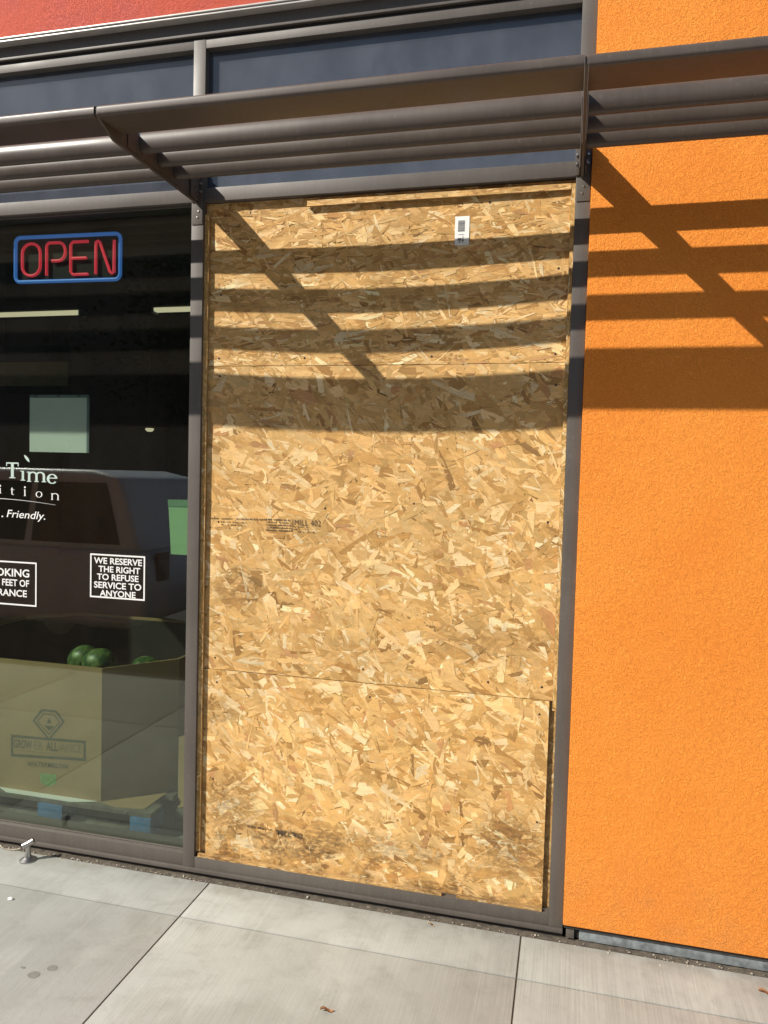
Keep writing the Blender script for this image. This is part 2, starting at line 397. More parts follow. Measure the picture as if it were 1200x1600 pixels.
# ------------------------------------------------------------------ storefront frame and glass
sf = thing('storefront_window', (-2.2, .05, .0), 'bronze metal storefront frame with dark glass, mullions and dusty transoms', 'window')
MC = [-4.4235 - .024, -3.3000, -1.4915, -.0255]; HW = .0255
for c in MC:
    x0, x1 = c - HW, c + HW
    if c > -.1: x1 = -.0005
    MB().box(x0, x1, 0, .112, .0345, 3.325, None, .0014).build('mullion', M['bronze'], sf)
MB().box(-4.60, -.0005, -.009, .112, .0185, .034, None, .0015).build('sill_flashing', M['bronze'], sf)
MB().box(-4.60, -.0005, .003, .112, .002, .018, None).build('sill_shim', M['dark_gap'], sf)
for i in range(3):
    x0, x1 = MC[i] + HW + .0004, MC[i + 1] - HW - .0004
    bx('sill', (x0, x1, .0012, .111, .0345, .079 if i == 2 else .087), M['bronze'], sf, .0012)
    bx('header', (x0, x1, .0012, .111, 2.706, 2.758), M['bronze'], sf, .0012)
    bx('transom_head', (x0, x1, .0012, .111, 3.291, 3.325), M['bronze'], sf, .0012)
    if i < 2: bx('glass_pane', (x0, x1, .030, .036, .0872, 2.7058), M['glass'], sf)
    bx('transom_pane', (x0, x1, .032, .038, 2.7582, 3.2908), M['transom'], sf)
    # thin glazing beads that catch light
    mb = MB(); mb.box(x0, x1, .0215, .0298, .0872, .092); mb.box(x0, x1, .020, .0298, 2.698, 2.7058)
    if i < 2: mb.build('glazing_bead', M['bronze'], sf)

# ------------------------------------------------------------------ sunshade canopy
HEADS = {}
def stud_head(name, prof, c, parent, mat='steel'):            # small round heads share one mesh
    key = (name, str(prof))
    if key not in HEADS:
        o = MB().lathe(prof, (0, 0, 0), 10, None, 'y').build(name, M[mat], None, 32, origin=(0, 0, 0)); HEADS[key] = o.data
    else: o = bpy.data.objects.new(name, HEADS[key]); COL.objects.link(o)
    o.parent = parent; o.location = Vector(c) - ORG[parent.name]; ORG[o.name] = Vector(c); return o
cn = thing('sunshade_canopy', (-1.5, -.3, 2.70), 'bronze metal sunshade of tube louvers on bracket arms over the storefront', 'sunshade')
def rrect(yc, zc, w_, t_, r, n=5):
    P = []
    for cx, cz, a0 in ((w_ / 2 - r, t_ / 2 - r, 0), (-w_ / 2 + r, t_ / 2 - r, 90), (-w_ / 2 + r, -t_ / 2 + r, 180), (w_ / 2 - r, -t_ / 2 + r, 270)):
        for j in range(n + 1):
            a = math.radians(a0 + 90 * j / n); P.append((yc + cx + r * math.cos(a), zc + cz + r * math.sin(a)))
    return P
XA = [-4.4, -3.3000, -1.4915, -.031, 1.435, 2.90]
BZ = [2.75, 2.75, 2.75, 2.748, 2.748]
for i in range(5):
    a, b = XA[i] + .0056, XA[i + 1] - .0056
    zc = BZ[i]
    MB().prism_x([(-(.5834 + u * .99966 + v * .02600), zc + .0007 - u * .02600 + v * .99966) for u, v in rrect(0, 0, .1432, .034, .011)], a, b).build('fascia_blade', M['shade_metal'], cn, 25)
    a += .004; b -= .004
    for D in (.183, .293, .4045):
        P = [(-D + .0208 * math.cos(2 * math.pi * j / 40), zc + .0070 + .0358 * math.sin(2 * math.pi * j / 40)) for j in range(40)]
        MB().prism_x(P, a, b).build('louver_tube', M['shade_metal'], cn, 25)
for i, x in enumerate(XA):
    prof = [(-.004, 2.697), (-.560, 2.699), (-.640, 2.7330), (-.6500, 2.7400), (-.6505, 2.7560), (-.646, 2.7625), (-.50, 2.7700), (-.42, 2.777), (-.30, 2.789), (-.16, 2.808), (-.004, 2.829)]
    mb = MB(); n = len(prof)
    mb.prism_x(prof, x - .0045, x + .0045)
    arm = mb.build('bracket_arm', M['shade_metal'], cn)
    for s in (-1, 1):                                       # end plates of the louver sections
        MB().box(x + s * .0070 - .0012, x + s * .0070 + .0012, -.490, -.15, 2.708, 2.7745, None, .0004).build('end_plate', M['shade_metal'], arm)
    for s in (-1, 1):
        cl = MB()
        xa, xb = sorted((x + s * .0070, x + s * .0125)); cl.box(xa, xb, -.075, -.009, 2.705, 2.818, None, .001)
        xa, xb = sorted((x + s * .0070, x + s * .0245)); cl.box(xa, xb, -.0085, -.0032, 2.705, 2.818, None, .001)
        cl.build('angle_clip', M['shade_metal'], arm)
    if x < .2:
        pl = MB().box(x - .0225 + (.0055 if i == 3 else 0), x + .0225 + (.0055 if i == 3 else 0), -.0030, -.0002, 2.618, 2.826, None, .0008).build('anchor_plate', M['bronze'], arm)
    hexh = [(.0001, -.0080), (.0042, -.0075), (.0055, -.0050), (.0055, 0)]
    for s in (-1, 1):
        for zz in (2.742, 2.772): stud_head('bolt', hexh, (x + s * .0185, -.0085, zz), arm)
        for zz in (2.735, 2.785): MB().tube([(x + s * .0125, -.045, zz), (x + s * .0175, -.045, zz)], .006, 6).build('bolt', M['steel'], arm)
    for zz, dx in ((2.668, .002), (2.645, -.003)):
        if x < .2: stud_head('bolt', [(.0001, -.0032), (.0032, -.0028), (.0045, -.0010), (.0045, 0)], (x + .004 + dx, -.0030, zz), arm)

# ------------------------------------------------------------------ boarded window: OSB sheets
random.seed(11)
PAL = [((.70, .435, .175), 30), ((.60, .355, .125), 28), ((.49, .27, .085), 18), ((.80, .56, .275), 15), ((.37, .185, .052), 7), ((.46, .225, .095), 3), ((.86, .68, .40), 6), ((.22, .105, .032), 2.0)]
MEAN = (.615, .372, .126); PAL = [(tuple(m + (v - m) * .76 for v, m in zip(c, MEAN)), q) for c, q in PAL]
PW = [p[1] for p in PAL]
AZ = [(0.0, 0.0), (.08, .0), (.9, .005), (1.5, .011), (1.87, .018), (2.07, .0215), (2.25, .018), (2.4, .014), (2.5, .007), (2.69, .002), (3, .002)]
def bowA(z):
    for (a, b), (c, d) in zip(AZ, AZ[1:]):
        if a <= z <= c: return b + (d - b) * (z - a) / (c - a)
    return 0
def osb_sheet(parent, x0, x1, z0, z1, n, y0=.028, flat=False, hor=.6, sd=20, mean=-5, lmul=1.0, wmul=1.0, tone=1.0, name='osb_sheet', lift=.0017):
    W = x1 - x0
    def sy(x, z):
        if flat: return y0
        s = (x + 1.466) / 1.415; return y0 + bowA(z) * max(0, 4 * s * (1 - s))
    V = []; F = []; C = []; UV = []
    nx, nz = (28, 24) if not flat else (2, 2)
    def face(idx, col, uvs):
        F.append(idx); C.append(col); UV.append(uvs)
    for j in range(nz + 1):
        for i in range(nx + 1):
            x = x0 + W * i / nx; z = z0 + (z1 - z0) * j / nz; V.append((x, sy(x, z), z))
    for j in range(nz):
        for i in range(nx):
            a = j * (nx + 1) + i; q = (a, a + 1, a + nx + 2, a + nx + 1)
            face(q, (.50 * tone, .305 * tone, .090 * tone), [(V[t][0], V[t][2]) for t in q])
    # edges and back of the sheet
    B = len(V); th = .011
    rim = [(x0, z0), (x1, z0), (x1, z1), (x0, z1)]
    K = 24 if not flat else 2; loop = []
    for e in range(4):
        (ax, az), (bx_, bz) = rim[e], rim[(e + 1) % 4]
        for t in range(K): loop.append((ax + (bx_ - ax) * t / K, az + (bz - az) * t / K))
    L = len(loop)
    for x, z in loop: V.append((x, sy(x, z) - .0006, z))
    for x, z in loop: V.append((x, sy(x, z) + th, z))
    for t in range(L):
        q = (B + t, B + L + t, B + L + (t + 1) % L, B + (t + 1) % L); rr = random.uniform(.7, 1.15) * tone
        face(q, (.44 * rr, .27 * rr, .11 * rr), [(V[i][0] + V[i][2], V[i][1]) for i in q])
    for _ in range(n):
        cx, cz = random.uniform(x0 - .03, x1 + .03), random.uniform(z0 - .01, z1 + .01)
        r = random.random()
        if r < hor: ang = math.radians(random.gauss(mean, sd))
        elif r < hor + .2: ang = math.radians(random.gauss(-52, 18))
        else: ang = random.uniform(0, math.pi)
        kind = random.random()
        if kind < .84: ln = min(.18, max(.018, random.lognormvariate(math.log(.058 * lmul), .42))); wd = min(.048, max(.004, random.lognormvariate(math.log(.0125 * wmul), .50)))
        elif kind < .93: ln = random.uniform(.025, .09) * lmul; wd = random.uniform(.0016, .005)
        else: ln = random.uniform(.03, .07) * lmul; wd = random.uniform(.018, .034) * wmul
        col = random.choices(PAL, PW)[0][0]; jt = random.uniform(.84, 1.16) * tone; jh = random.uniform(.95, 1.05)
        if kind >= .84 and kind < .93 and random.random() < .35: jt *= 1.12 if random.random() < .45 else .55
        col = (min(col[0] * jt, .86), min(col[1] * jt * jh, .78), min(col[2] * jt * jh * jh, .62))
        ca, sa = math.cos(ang), math.sin(ang); k_ = 4
        h0 = random.uniform(.0002, lift); ta = random.uniform(-.38, .38) * lift; tb = random.uniform(-.32, .32) * lift
        base = len(V); uo, vo = random.uniform(0, 90), random.uniform(0, 90)
        e0, e1 = random.gauss(0, .35), random.gauss(0, .35); tp0, tp1 = random.uniform(.62, 1.0), random.uniform(.62, 1.0); bend = random.gauss(0, .02)
        uvl = []
        for i in range(k_):
            s = i / (k_ - 1) * 2 - 1
            wl = wd / 2 * (tp0 if i == 0 else tp1 if i == k_ - 1 else random.uniform(.86, 1.06))
            sk = (e0 if s < 0 else e1) * wd * abs(s)
            for side in (-1, 1):
                lx = s * ln / 2 + side * sk * .6 + random.gauss(0, .0012); lz = side * wl + bend * ln * s * s + random.gauss(0, .0004)
                x = min(max(cx + lx * ca - lz * sa, x0), x1); z = min(max(cz + lx * sa + lz * ca, z0), z1)
                V.append((x, sy(x, z) - min(max(h0 + ta * s + tb * side, -.0003), lift * 1.35 + h0 * .1), z)); uvl.append((lx + uo, lz + vo))
        for i in range(k_ - 1):
            a = base + 2 * i; q = (a, a + 2, a + 3, a + 1)
            if len({V[t] for t in q}) < 4: continue
            area = abs((V[q[2]][0] - V[q[0]][0]) * (V[q[3]][2] - V[q[1]][2]) - (V[q[2]][2] - V[q[0]][2]) * (V[q[3]][0] - V[q[1]][0]))
            if area < 1e-8: continue
            face(q, col, [uvl[t - base] for t in q])
    o0 = ORG[parent.name]
    me = bpy.data.meshes.new(name); me.from_pydata([(a - o0.x, b - o0.y, c - o0.z) for a, b, c in V], [], F)
    ca_ = me.color_attributes.new('col', 'FLOAT_COLOR', 'CORNER'); uvm = me.uv_layers.new(name='grain')
    cd = []; ud = []
    for p, c, u in zip(me.polygons, C, UV):
        for t in u: cd += [c[0], c[1], c[2], 1.0]; ud += [t[0], t[1]]
    ca_.data.foreach_set('color', cd); uvm.data.foreach_set('uv', ud)
    me.materials.append(M['osb']); me.update()
    o = bpy.data.objects.new(name, me); COL.objects.link(o); o.parent = parent; ORG[o.name] = o0
    return o
bd = thing('boarded_window', (-.7585, .03, .0), 'tan strand board panels covering the window beside the orange wall', 'boarding')
sh_top = osb_sheet(bd, -1.4655, -.0520, 2.0715, 2.704, 4200, hor=.74, sd=14, mean=2, lmul=1.25, wmul=1.0, tone=1.04); sh_top['label'] = 'upper strand board sheet with narrow level strands'
sh_mid = osb_sheet(bd, -1.4655, -.0520, .8535, 2.0695, 6200, hor=.52, sd=26, mean=-12, y0=.0283, lmul=1.45, wmul=1.65); sh_mid['label'] = 'tall middle strand board sheet with mill stamp'
sh_low = osb_sheet(bd, -1.4655, -.0765, .0800, .8515, 3900, hor=.50, sd=26, mean=-14, y0=.0279, lmul=1.45, wmul=1.7, tone=1.05); sh_low['label'] = 'lowest strand board sheet with dark dirt stains'
def strip(x0, x1, z0, z1, y0, n, **kw): return osb_sheet(bd, x0, x1, z0, z1, n, y0=y0, flat=True, name='batten', lift=.0005, **kw)
strip(-1.0415, -.0660, 2.667, 2.6875, .0125, 420, hor=.95, sd=6, mean=0, wmul=.6)
strip(-1.4655, -1.4475, .098, 2.66, .0135, 700, hor=0, wmul=.5)
strip(-.0655, -.0518, .822, 2.6875, .0140, 500, hor=0, wmul=.5)
strip(-1.4520, -.4455, .0795, .0925, .0030, 380, hor=.95, sd=6, mean=0, wmul=.6)
strip(-.3900, -.0765, .0795, .0900, .0060, 150, hor=.95, sd=6, mean=0, wmul=.6, tone=.72)
osb_sheet(bd, -.0762, -.0515, .0800, .8515, 500, y0=.041, flat=True, name='filler_strip', lift=.0005, hor=0, wmul=.6, tone=.75)
MB().box(-1.465, -1.425, .062, .11, .0800, 2.703).build('stud', M['stud'], bd)
for x, z in ((-1.385, 2.655), (-1.28, 2.662), (-1.405, 2.10), (-1.40, 2.03), (-.10, 2.10), (-.095, 1.99), (-1.395, 1.45), (-.105, 1.5), (-1.40, .90), (-.105, .90), (-.11, .80),
             (-1.39, .80), (-1.05, 2.10), (-.55, 2.10), (-.75, .80), (-.78, .905), (-.30, .90), (-.105, .40), (-1.40, .40), (-.35, 2.645), (-.75, 2.65), (-1.40, 2.35), (-.10, 2.40), (-.6, 1.55), (-.95, 1.52)):
    s = (x + 1.466) / 1.415; y = .028 + bowA(z) * 4 * s * (1 - s)
    stud_head('screw', [(.0001, -.0026), (.0036, -.0024), (.0046, -.0012), (.0046, .001)], (x, y, z), bd, 'screw')
# price sticker
yl = .0214
lab = MB().box(-.4740, -.4215, yl - .0004 + .0075, yl + .0075, 2.4975, 2.6010).build('sticker', M['paper'], sh_top)
lab['label'] = 'white barcode sticker on the upper sheet'
mb = MB(); random.seed(2)
z = 2.586
while z > 2.546:
    h = random.choice((.0008, .0014, .0022)); mb.box(-.463, -.438, yl + .0066, yl + .0069, z - h, z); z -= h + random.choice((.0008, .0012))
mb.box(-.461, -.440, yl + .0066, yl + .0069, 2.5345, 2.5365)
mb.box(-.463, -.4495, yl + .0066, yl + .0069, 2.514, 2.524); mb.box(-.4455, -.4425, yl + .0066, yl + .0069, 2.506, 2.530); mb.box(-.4490, -.4390, yl + .0064, yl + .00655, 2.513, 2.516)
mb.box(-.4600, -.4515, yl + .0066, yl + .0069, 2.507, 2.511)
mb.build('print', M['grey_ink'], lab)
# mill stamp
random.seed(4)
def ys(x, z):
    s = (x + 1.466) / 1.415; return .0283 + bowA(z) * 4 * s * (1 - s) - .0036
mb = MB()
def row(x0, x1, z, h, dens=.8, sl=0.0):
    x = x0
    while x < x1:
        wd = random.uniform(.0016, .0045)
        if random.random() < dens:
            hh = h * random.uniform(.6, 1); zz = z + (x - x0) * sl
            mb.add([(x, ys(x, zz), zz), (x + wd, ys(x + wd, zz), zz), (x + wd, ys(x + wd, zz), zz + hh), (x, ys(x, zz), zz + hh)], [(0, 1, 2, 3)])
        x += wd + random.uniform(.0009, .003)
row(-1.432, -1.192, 1.461, .0062, .85, .012); row(-1.385, -1.275, 1.449, .0052, .6); row(-1.382, -1.28, 1.438, .0055, .65); row(-1.37, -1.30, 1.424, .005, .55); row(-1.432, -1.40, 1.425, .0045, .6)
for q in range(5): row(-1.192, -1.086, 1.4655 - .0105 * q, .0068, .93)
row(-1.075, -1.02, 1.442, .0045, .6); row(-1.075, -.985, 1.431, .005, .6); row(-1.075, -.99, 1.423, .005, .5)
V0 = MB(); letters(V0, 'MILL 402', -1.073, -.966, 1.449, 1.472, 0, None, .0, 0, 1.12)
mb.add([(a, ys(a, c), c) for a, b, c in V0.v], V0.f)
mb.add([(-1.0825, ys(-1.08, 1.45), 1.425), (-1.0805, ys(-1.08, 1.45), 1.425), (-1.0805, ys(-1.08, 1.45), 1.474), (-1.0825, ys(-1.08, 1.45), 1.474)], [(0, 1, 2, 3)])
mb.build('mill_stamp', M['ink_brown'], sh_mid)
mb = MB()
row(-1.245, -1.05, .222, .010, .7); V0 = MB(); letters(V0, 'MILL 402', -1.115, -1.01, .208, .229, 0, None, .008); mb.add([(a, ys(a, .22) - .0003, c) for a, b, c in V0.v], V0.f)
mb.build('mill_stamp', M['ink_brown'], sh_low)

# ------------------------------------------------------------------ signs and lettering on the glass
def frame_rect(mb, x0, x1, z0, z1, t, y, mat=None):
    for a, b, c, d in ((x0, x1, z1 - t, z1), (x0, x1, z0, z0 + t), (x0, x0 + t, z0 + t, z1 - t), (x1 - t, x1, z0 + t, z1 - t)):
        mb.box(a, b, y - .0003, y, c, d, mat)
YG = .0297
rs = thing('window_decal', (-1.852, YG, 1.11), 'square white decal about refusing service, with five lines of capitals', 'decal')
mb = MB(); frame_rect(mb, -1.981, -1.7225, 1.109, 1.294, .0065, YG); mb.build('decal_border', M['vinyl'], rs)
mb = MB()
for t, a, b, z0, z1 in (('WE RESERVE', -1.963, -1.737, 1.2525, 1.2795), ('THE RIGHT', -1.941, -1.745, 1.218, 1.2445), ('TO REFUSE', -1.948, -1.752, 1.185, 1.2115), ('SERVICE TO', -1.962, -1.739, 1.150, 1.1775), ('ANYONE', -1.934, -1.765, 1.1165, 1.143)):
    letters(mb, t, a, b, z0, z1, YG - .0002, None, .022)
mb.build('decal_text', M['vinyl'], rs)
sm = thing('window_decal', (-2.40, YG, 1.05), 'white framed smoking rule decal at the left edge, partly cut off', 'decal')
mb = MB(); frame_rect(mb, -2.56, -2.2435, 1.049, 1.2405, .0065, YG); mb.build('decal_border', M['vinyl'], sm)
mb = MB(); letters(mb, 'SMOKING', -2.516, -2.280, 1.1735, 1.208, YG - .0002, None, .02)
letters(mb, 'FEET OF', -2.418, -2.281, 1.132, 1.162, YG - .0002, None, .02); letters(mb, 'ENTRANCE', -2.526, -2.292, 1.087, 1.1175, YG - .0002, None, .02)
mb.build('decal_text', M['vinyl'], sm)

# serif lettering drawn from simple strokes
class Serif:
    def __init__(s, mb, y): s.mb = mb; s.y = y; s.k = 0
    def poly(s, P, F):
        s.k += 1; s.mb.add([(a, s.y - s.k * 2.5e-5, b) for a, b in P], F)
    def rect(s, x0, x1, z0, z1): s.poly([(x0, z0), (x1, z0), (x1, z1), (x0, z1)], [(0, 1, 2, 3)])
    def arc(s, cx, cz, rx, rz, tx, tz, a0, a1, n=18):
        P = []
        for i in range(n + 1):
            a = math.radians(a0 + (a1 - a0) * i / n); c, d = math.cos(a), math.sin(a)
            P += [(cx + rx * c, cz + rz * d), (cx + (rx - tx) * c, cz + (rz - tz) * d)]
        s.poly(P, [(2 * i, 2 * i + 2, 2 * i + 3, 2 * i + 1) for i in range(n)])
    def stem(s, x, w_, z0, z1, ft=1, hd=0, sv=.35, st=.05):
        s.rect(x - w_ / 2, x + w_ / 2, z0, z1); H = z1 - z0
        if ft: s.rect(x - w_ / 2 - w_ * sv * 1.6, x + w_ / 2 + w_ * sv * 1.6, z0, z0 + st * .045 / .05)
        if hd: s.rect(x - w_ / 2 - w_ * .55, x + w_ / 2, z1 - st, z1)
    def glyph(s, ch, x0, x1, z0, z1, w_):
        W = x1 - x0; H = z1 - z0; st = w_ * .32
        if ch == 'T':
            s.stem((x0 + x1) / 2, w_, z0, z1, 1, 0, .35, st); s.rect(x0, x1, z1 - st * 1.25, z1)
            s.rect(x0, x0 + st, z1 - H * .24, z1); s.rect(x1 - st, x1, z1 - H * .24, z1)
        elif ch == 'i': s.stem((x0 + x1) / 2, w_, z0, z1, 1, 1, .35, st)
        elif ch in 'nm':
            k_ = 1 if ch == 'n' else 2; gap = (W - w_ * 1.6) / k_
            for i in range(k_ + 1): s.stem(x0 + w_ * .8 + gap * i, w_, z0, z1 if i == 0 else z1 - H * .35, 1, i == 0, .3, st)
            for i in range(k_): s.arc(x0 + w_ * .8 + gap * (i + .5), z1 - H * .36, gap / 2 + w_ / 2, H * .38, w_, st * 1.5, 0, 150)
        elif ch == 'o': s.arc((x0 + x1) / 2, (z0 + z1) / 2, W / 2, H / 2, w_, st, 0, 360, 30)
        elif ch == 'e':
            s.arc((x0 + x1) / 2, (z0 + z1) / 2, W / 2, H / 2, w_, st, 5, 322, 28); s.rect(x0 + w_ * .7, x1 - w_ * .2, (z0 + z1) / 2 + H * .03, (z0 + z1) / 2 + H * .03 + st)
        elif ch == 't':
            s.rect(x0 + W * .25, x0 + W * .25 + w_, z0 + H * .12, z1); s.rect(x0, x1, z0 + H * .70, z0 + H * .70 + st)
            s.arc(x0 + W * .25 + w_ * 1.5, z0 + H * .16, w_ * 1.5, H * .16, w_ * .9, st, 180, 320)
lg = thing('window_decal', (-2.28, YG, 1.42), 'pale mint shop name lettering with a leaf over the i, on the dark glass', 'decal')
mb = MB(); sr = Serif(mb, YG)
sr.glyph('T', -2.399, -2.336, 1.600, 1.668, .0145); sr.glyph('i', -2.330, -2.2985, 1.591, 1.633, .0115); sr.glyph('m', -2.292, -2.200, 1.587, 1.630, .0115); sr.glyph('e', -2.195, -2.142, 1.581, 1.6235, .0125)
sr.poly([(-2.309, 1.702), (-2.297, 1.697), (-2.284, 1.684), (-2.281, 1.670), (-2.294, 1.677), (-2.305, 1.690)], [(0, 5, 4, 3, 2, 1)])
mb.build('name_lettering', M['vinyl_mint'], lg)
for ch, a, b, z0, z1 in (('i', -2.439, -2.420, 1.533, 1.556), ('t', -2.377, -2.357, 1.528, 1.559), ('i', -2.314, -2.294, 1.525, 1.553), ('o', -2.250, -2.217, 1.521, 1.547), ('n', -2.173, -2.135, 1.513, 1.541)):
    mb = MB(); sr = Serif(mb, YG); sr.glyph(ch, a, b, z0, z1, .0055)
    if ch == 'i': sr.poly([((a + b) / 2 + .0045 * math.cos(t * .7), z1 + .0095 + .0045 * math.sin(t * .7)) for t in range(9)], [tuple(range(9))])
    mb.build('letter', M['vinyl'], lg)
mb = MB(); P = []
for i in range(25):
    t = i / 24; x = -2.62 + t * .469; z = 1.5105 - .019 * max(0, (t - .35) / .65) ** 1.8; th = .0032 * (1 - t * .75)
    P += [(x, YG - .0002, z - th / 2), (x, YG - .0002, z + th / 2)]
mb.add(P, [(2 * i, 2 * i + 2, 2 * i + 3, 2 * i + 1) for i in range(24)]); mb.build('underline', M['vinyl'], lg)
mb = MB(); letters(mb, 'Friendly.', -2.396, -2.202, 1.4205, 1.4635, YG - .0002, None, .004, .22, 1.0, 1.416, 1.459)
mb.box(-2.4215, -2.414, YG - .0004, YG - .0002, 1.430, 1.436)
mb.build('slogan', M['vinyl'], lg)

# neon sign
ns = thing('neon_sign', (-2.15, .09, 2.44), 'red OPEN sign with a blue rounded border, hung inside the dark glass', 'sign')
def P2(u, v):                                               # sign plane, slightly tilted as it hangs
    return (-2.4165 + u * .530, .094, 2.4465 + v * .2015 + u * (-.0065) * 1.0)
def neon(name, paths, r, mat, closed=False):
    mb = MB()
    for p in paths: mb.tube([P2(*q) for q in p], r, 10, None, closed)
    return mb.build(name, mat, ns, 60)
def rr(x0, x1, z0, z1, rx, rz, n=6):
    P = []
    for cx, cz, a0 in ((x1 - rx, z1 - rz, 0), (x0 + rx, z1 - rz, 90), (x0 + rx, z0 + rz, 180), (x1 - rx, z0 + rz, 270)):
        for j in range(n + 1): a = math.radians(a0 + 90 * j / n); P.append((cx + rx * math.cos(a), cz + rz * math.sin(a)))
    return P
neon('border_tube', [rr(.015, .985, .03, .97, .045, .12)], .0078, M['neon_blue'], True)
H0, H1 = .155, .835
def arcp(cx, cz, rx, rz, a0, a1, n=10): return [(cx + rx * math.cos(math.radians(a0 + (a1 - a0) * j / n)), cz + rz * math.sin(math.radians(a0 + (a1 - a0) * j / n))) for j in range(n + 1)]
O = arcp(.165, H1 - .2, .085, .2, 0, 180) + arcp(.165, H0 + .2, .085, .2, 180, 360)
neon('letter_tube', [O], .0062, M['neon_red'], True)
neon('letter_tube', [[(.31, H0)] + [(.31, H1 - .05), (.33, H1)] + arcp(.425, H1 - .19, .06, .19, 90, -90) + [(.36, H1 - .38)]], .0062, M['neon_red'])
neon('letter_tube', [[(.695, H1), (.555, H1), (.535, H1 - .05), (.535, H0 + .06), (.555, H0), (.695, H0)], [(.548, (H0 + H1) / 2), (.68, (H0 + H1) / 2)]], .0062, M['neon_red'])
neon('letter_tube', [[(.765, H0), (.765, H1 - .02), (.785, H1), (.80, H1 - .03), (.895, H0 + .03), (.912, H0), (.93, H0 + .03), (.93, H1)]], .0062, M['neon_red'])
mb = MB(); mb.box(-2.414, -1.889, .104, .112, 2.447, 2.640, None, .006); mb.build('backing', M['dark_gap'], ns)

# papers taped inside the glass
pp = thing('paper_notice', (-2.165, .055, 1.71), 'white sheet in a grey holder taped inside the glass under the open sign', 'notice')
bx('sheet', (-2.303, -2.022, .056, .0568, 1.716, 1.948), M['paper'], pp)
mb = MB(); mb.box(-2.302, -2.014, .0535, .0590, 1.9485, 1.9600, None, .001); mb.box(-2.0215, -2.010, .0545, .0585, 1.716, 1.948); mb.build('holder', M['holder'], pp)
for x in (-2.27, -2.16, -2.06): stud_head('rivet', [(.0001, -.0012), (.004, -.001), (.004, 0)], (x, .0535, 1.954), pp, 'black_ink')
gp = thing('paper_notice', (-1.585, .055, 1.31), 'green paper sheet hanging inside the glass beside the mullion', 'notice')
MB().prism_y([(-1.634, 1.503), (-1.620, 1.306), (-1.545, 1.306), (-1.5448, 1.503)], .0560, .0566).build('sheet', M['paper_green'], gp)
MB().prism_y([(-1.637, 1.531), (-1.634, 1.5035), (-1.5448, 1.5035), (-1.5448, 1.533)], .0535, .0560).build('darker_top', M['paper_green_dark'], gp)  # darker green strip along the top of the sheet

# ------------------------------------------------------------------ inside the shop
si = thing('shop_interior', (-2, 5, 0), 'dark shop interior seen through the window glass', 'room')
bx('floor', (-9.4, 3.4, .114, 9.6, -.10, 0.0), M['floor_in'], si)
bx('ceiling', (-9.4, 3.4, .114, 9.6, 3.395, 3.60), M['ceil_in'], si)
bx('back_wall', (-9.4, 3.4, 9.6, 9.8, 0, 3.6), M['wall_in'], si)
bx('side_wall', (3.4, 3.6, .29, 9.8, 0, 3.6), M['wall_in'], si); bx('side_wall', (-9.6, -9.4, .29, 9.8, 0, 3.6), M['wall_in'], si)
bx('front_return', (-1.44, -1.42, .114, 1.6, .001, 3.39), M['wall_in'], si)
def strip_light(x0, x1, y, z, label):
    t = thing('strip_light', ((x0 + x1) / 2, y, z), label, 'light', 'strip lights on the shop ceiling')
    MB().box(x0 - .02, x1 + .02, y - .075, y + .075, z + .045, z + .10, None, .006).build('housing', M['ceil_in'], t)
    MB().prism_x(rrect(y, z + .0285, .075, .032, .014, 4), x0, x1).build('diffuser', M['lamp'], t)
    MB().box(x1, x1 + .022, y - .048, y + .048, z - .006, z + .0445, None, .004).build('end_cap', M['holder'], t)
    MB().box(x0 - .022, x0, y - .048, y + .048, z - .006, z + .0445, None, .004).build('end_cap', M['holder'], t)
    for q in (.25, .75): xx_ = x0 + (x1 - x0) * q; MB().tube([(xx_, y, z + .1), (xx_, y, 3.395)], .006, 6).build('hanger', M['ceil_in'], t)
strip_light(-6.55, -4.225, 3.05, 2.985, 'long strip light ending left of centre, under the open sign')
strip_light(-3.50, -1.6, 3.05, 2.985, 'strip light cut off by the left mullion')
t = thing('pendant_lamp', (-5.95, 7.0, 2.2), 'small pendant lamp with a thin flat rim deep in the shop', 'lamp')
MB().lathe([(.001, 0), (.04, .006), (.058, .028), (.062, .04), (.05, .05)], (-5.955, 7.0, 2.212), 16).build('globe', M['lamp'], t)
MB().lathe([(.06, .0), (.30, .006), (.30, .012), (.06, .03)], (-5.955, 7.0, 2.262), 24).build('rim', M['shelf'], t)
MB().tube([(-5.955, 7.0, 2.29), (-5.955, 7.0, 3.395)], .008, 6).build('stem', M['holder'], t)
t = thing('hanging_board', (-4.6, 3.2, 2.36), 'faint brown board hanging in the dark shop at the left edge', 'board')
bx('board', (-5.5, -4.50, 3.24, 3.27, 2.405, 2.62), M['shelf'], t, .004)
for x in (-5.2, -4.7): MB().tube([(x, 3.25, 2.62), (x, 3.25, 3.395)], .004, 6).build('cord', M['ceil_in'], t)
t = thing('price_card', (-2.97, 2.0, .43), 'small pale card above the watermelons, dim behind the glass', 'card')
MB().box(-3.040, -2.896, 1.995, 2.0, .44, .572).build('card', M['shelf'], t)
MB().box(-2.98, -2.955, 2.002, 2.02, .0, .52).build('stake', M['wood'], t)

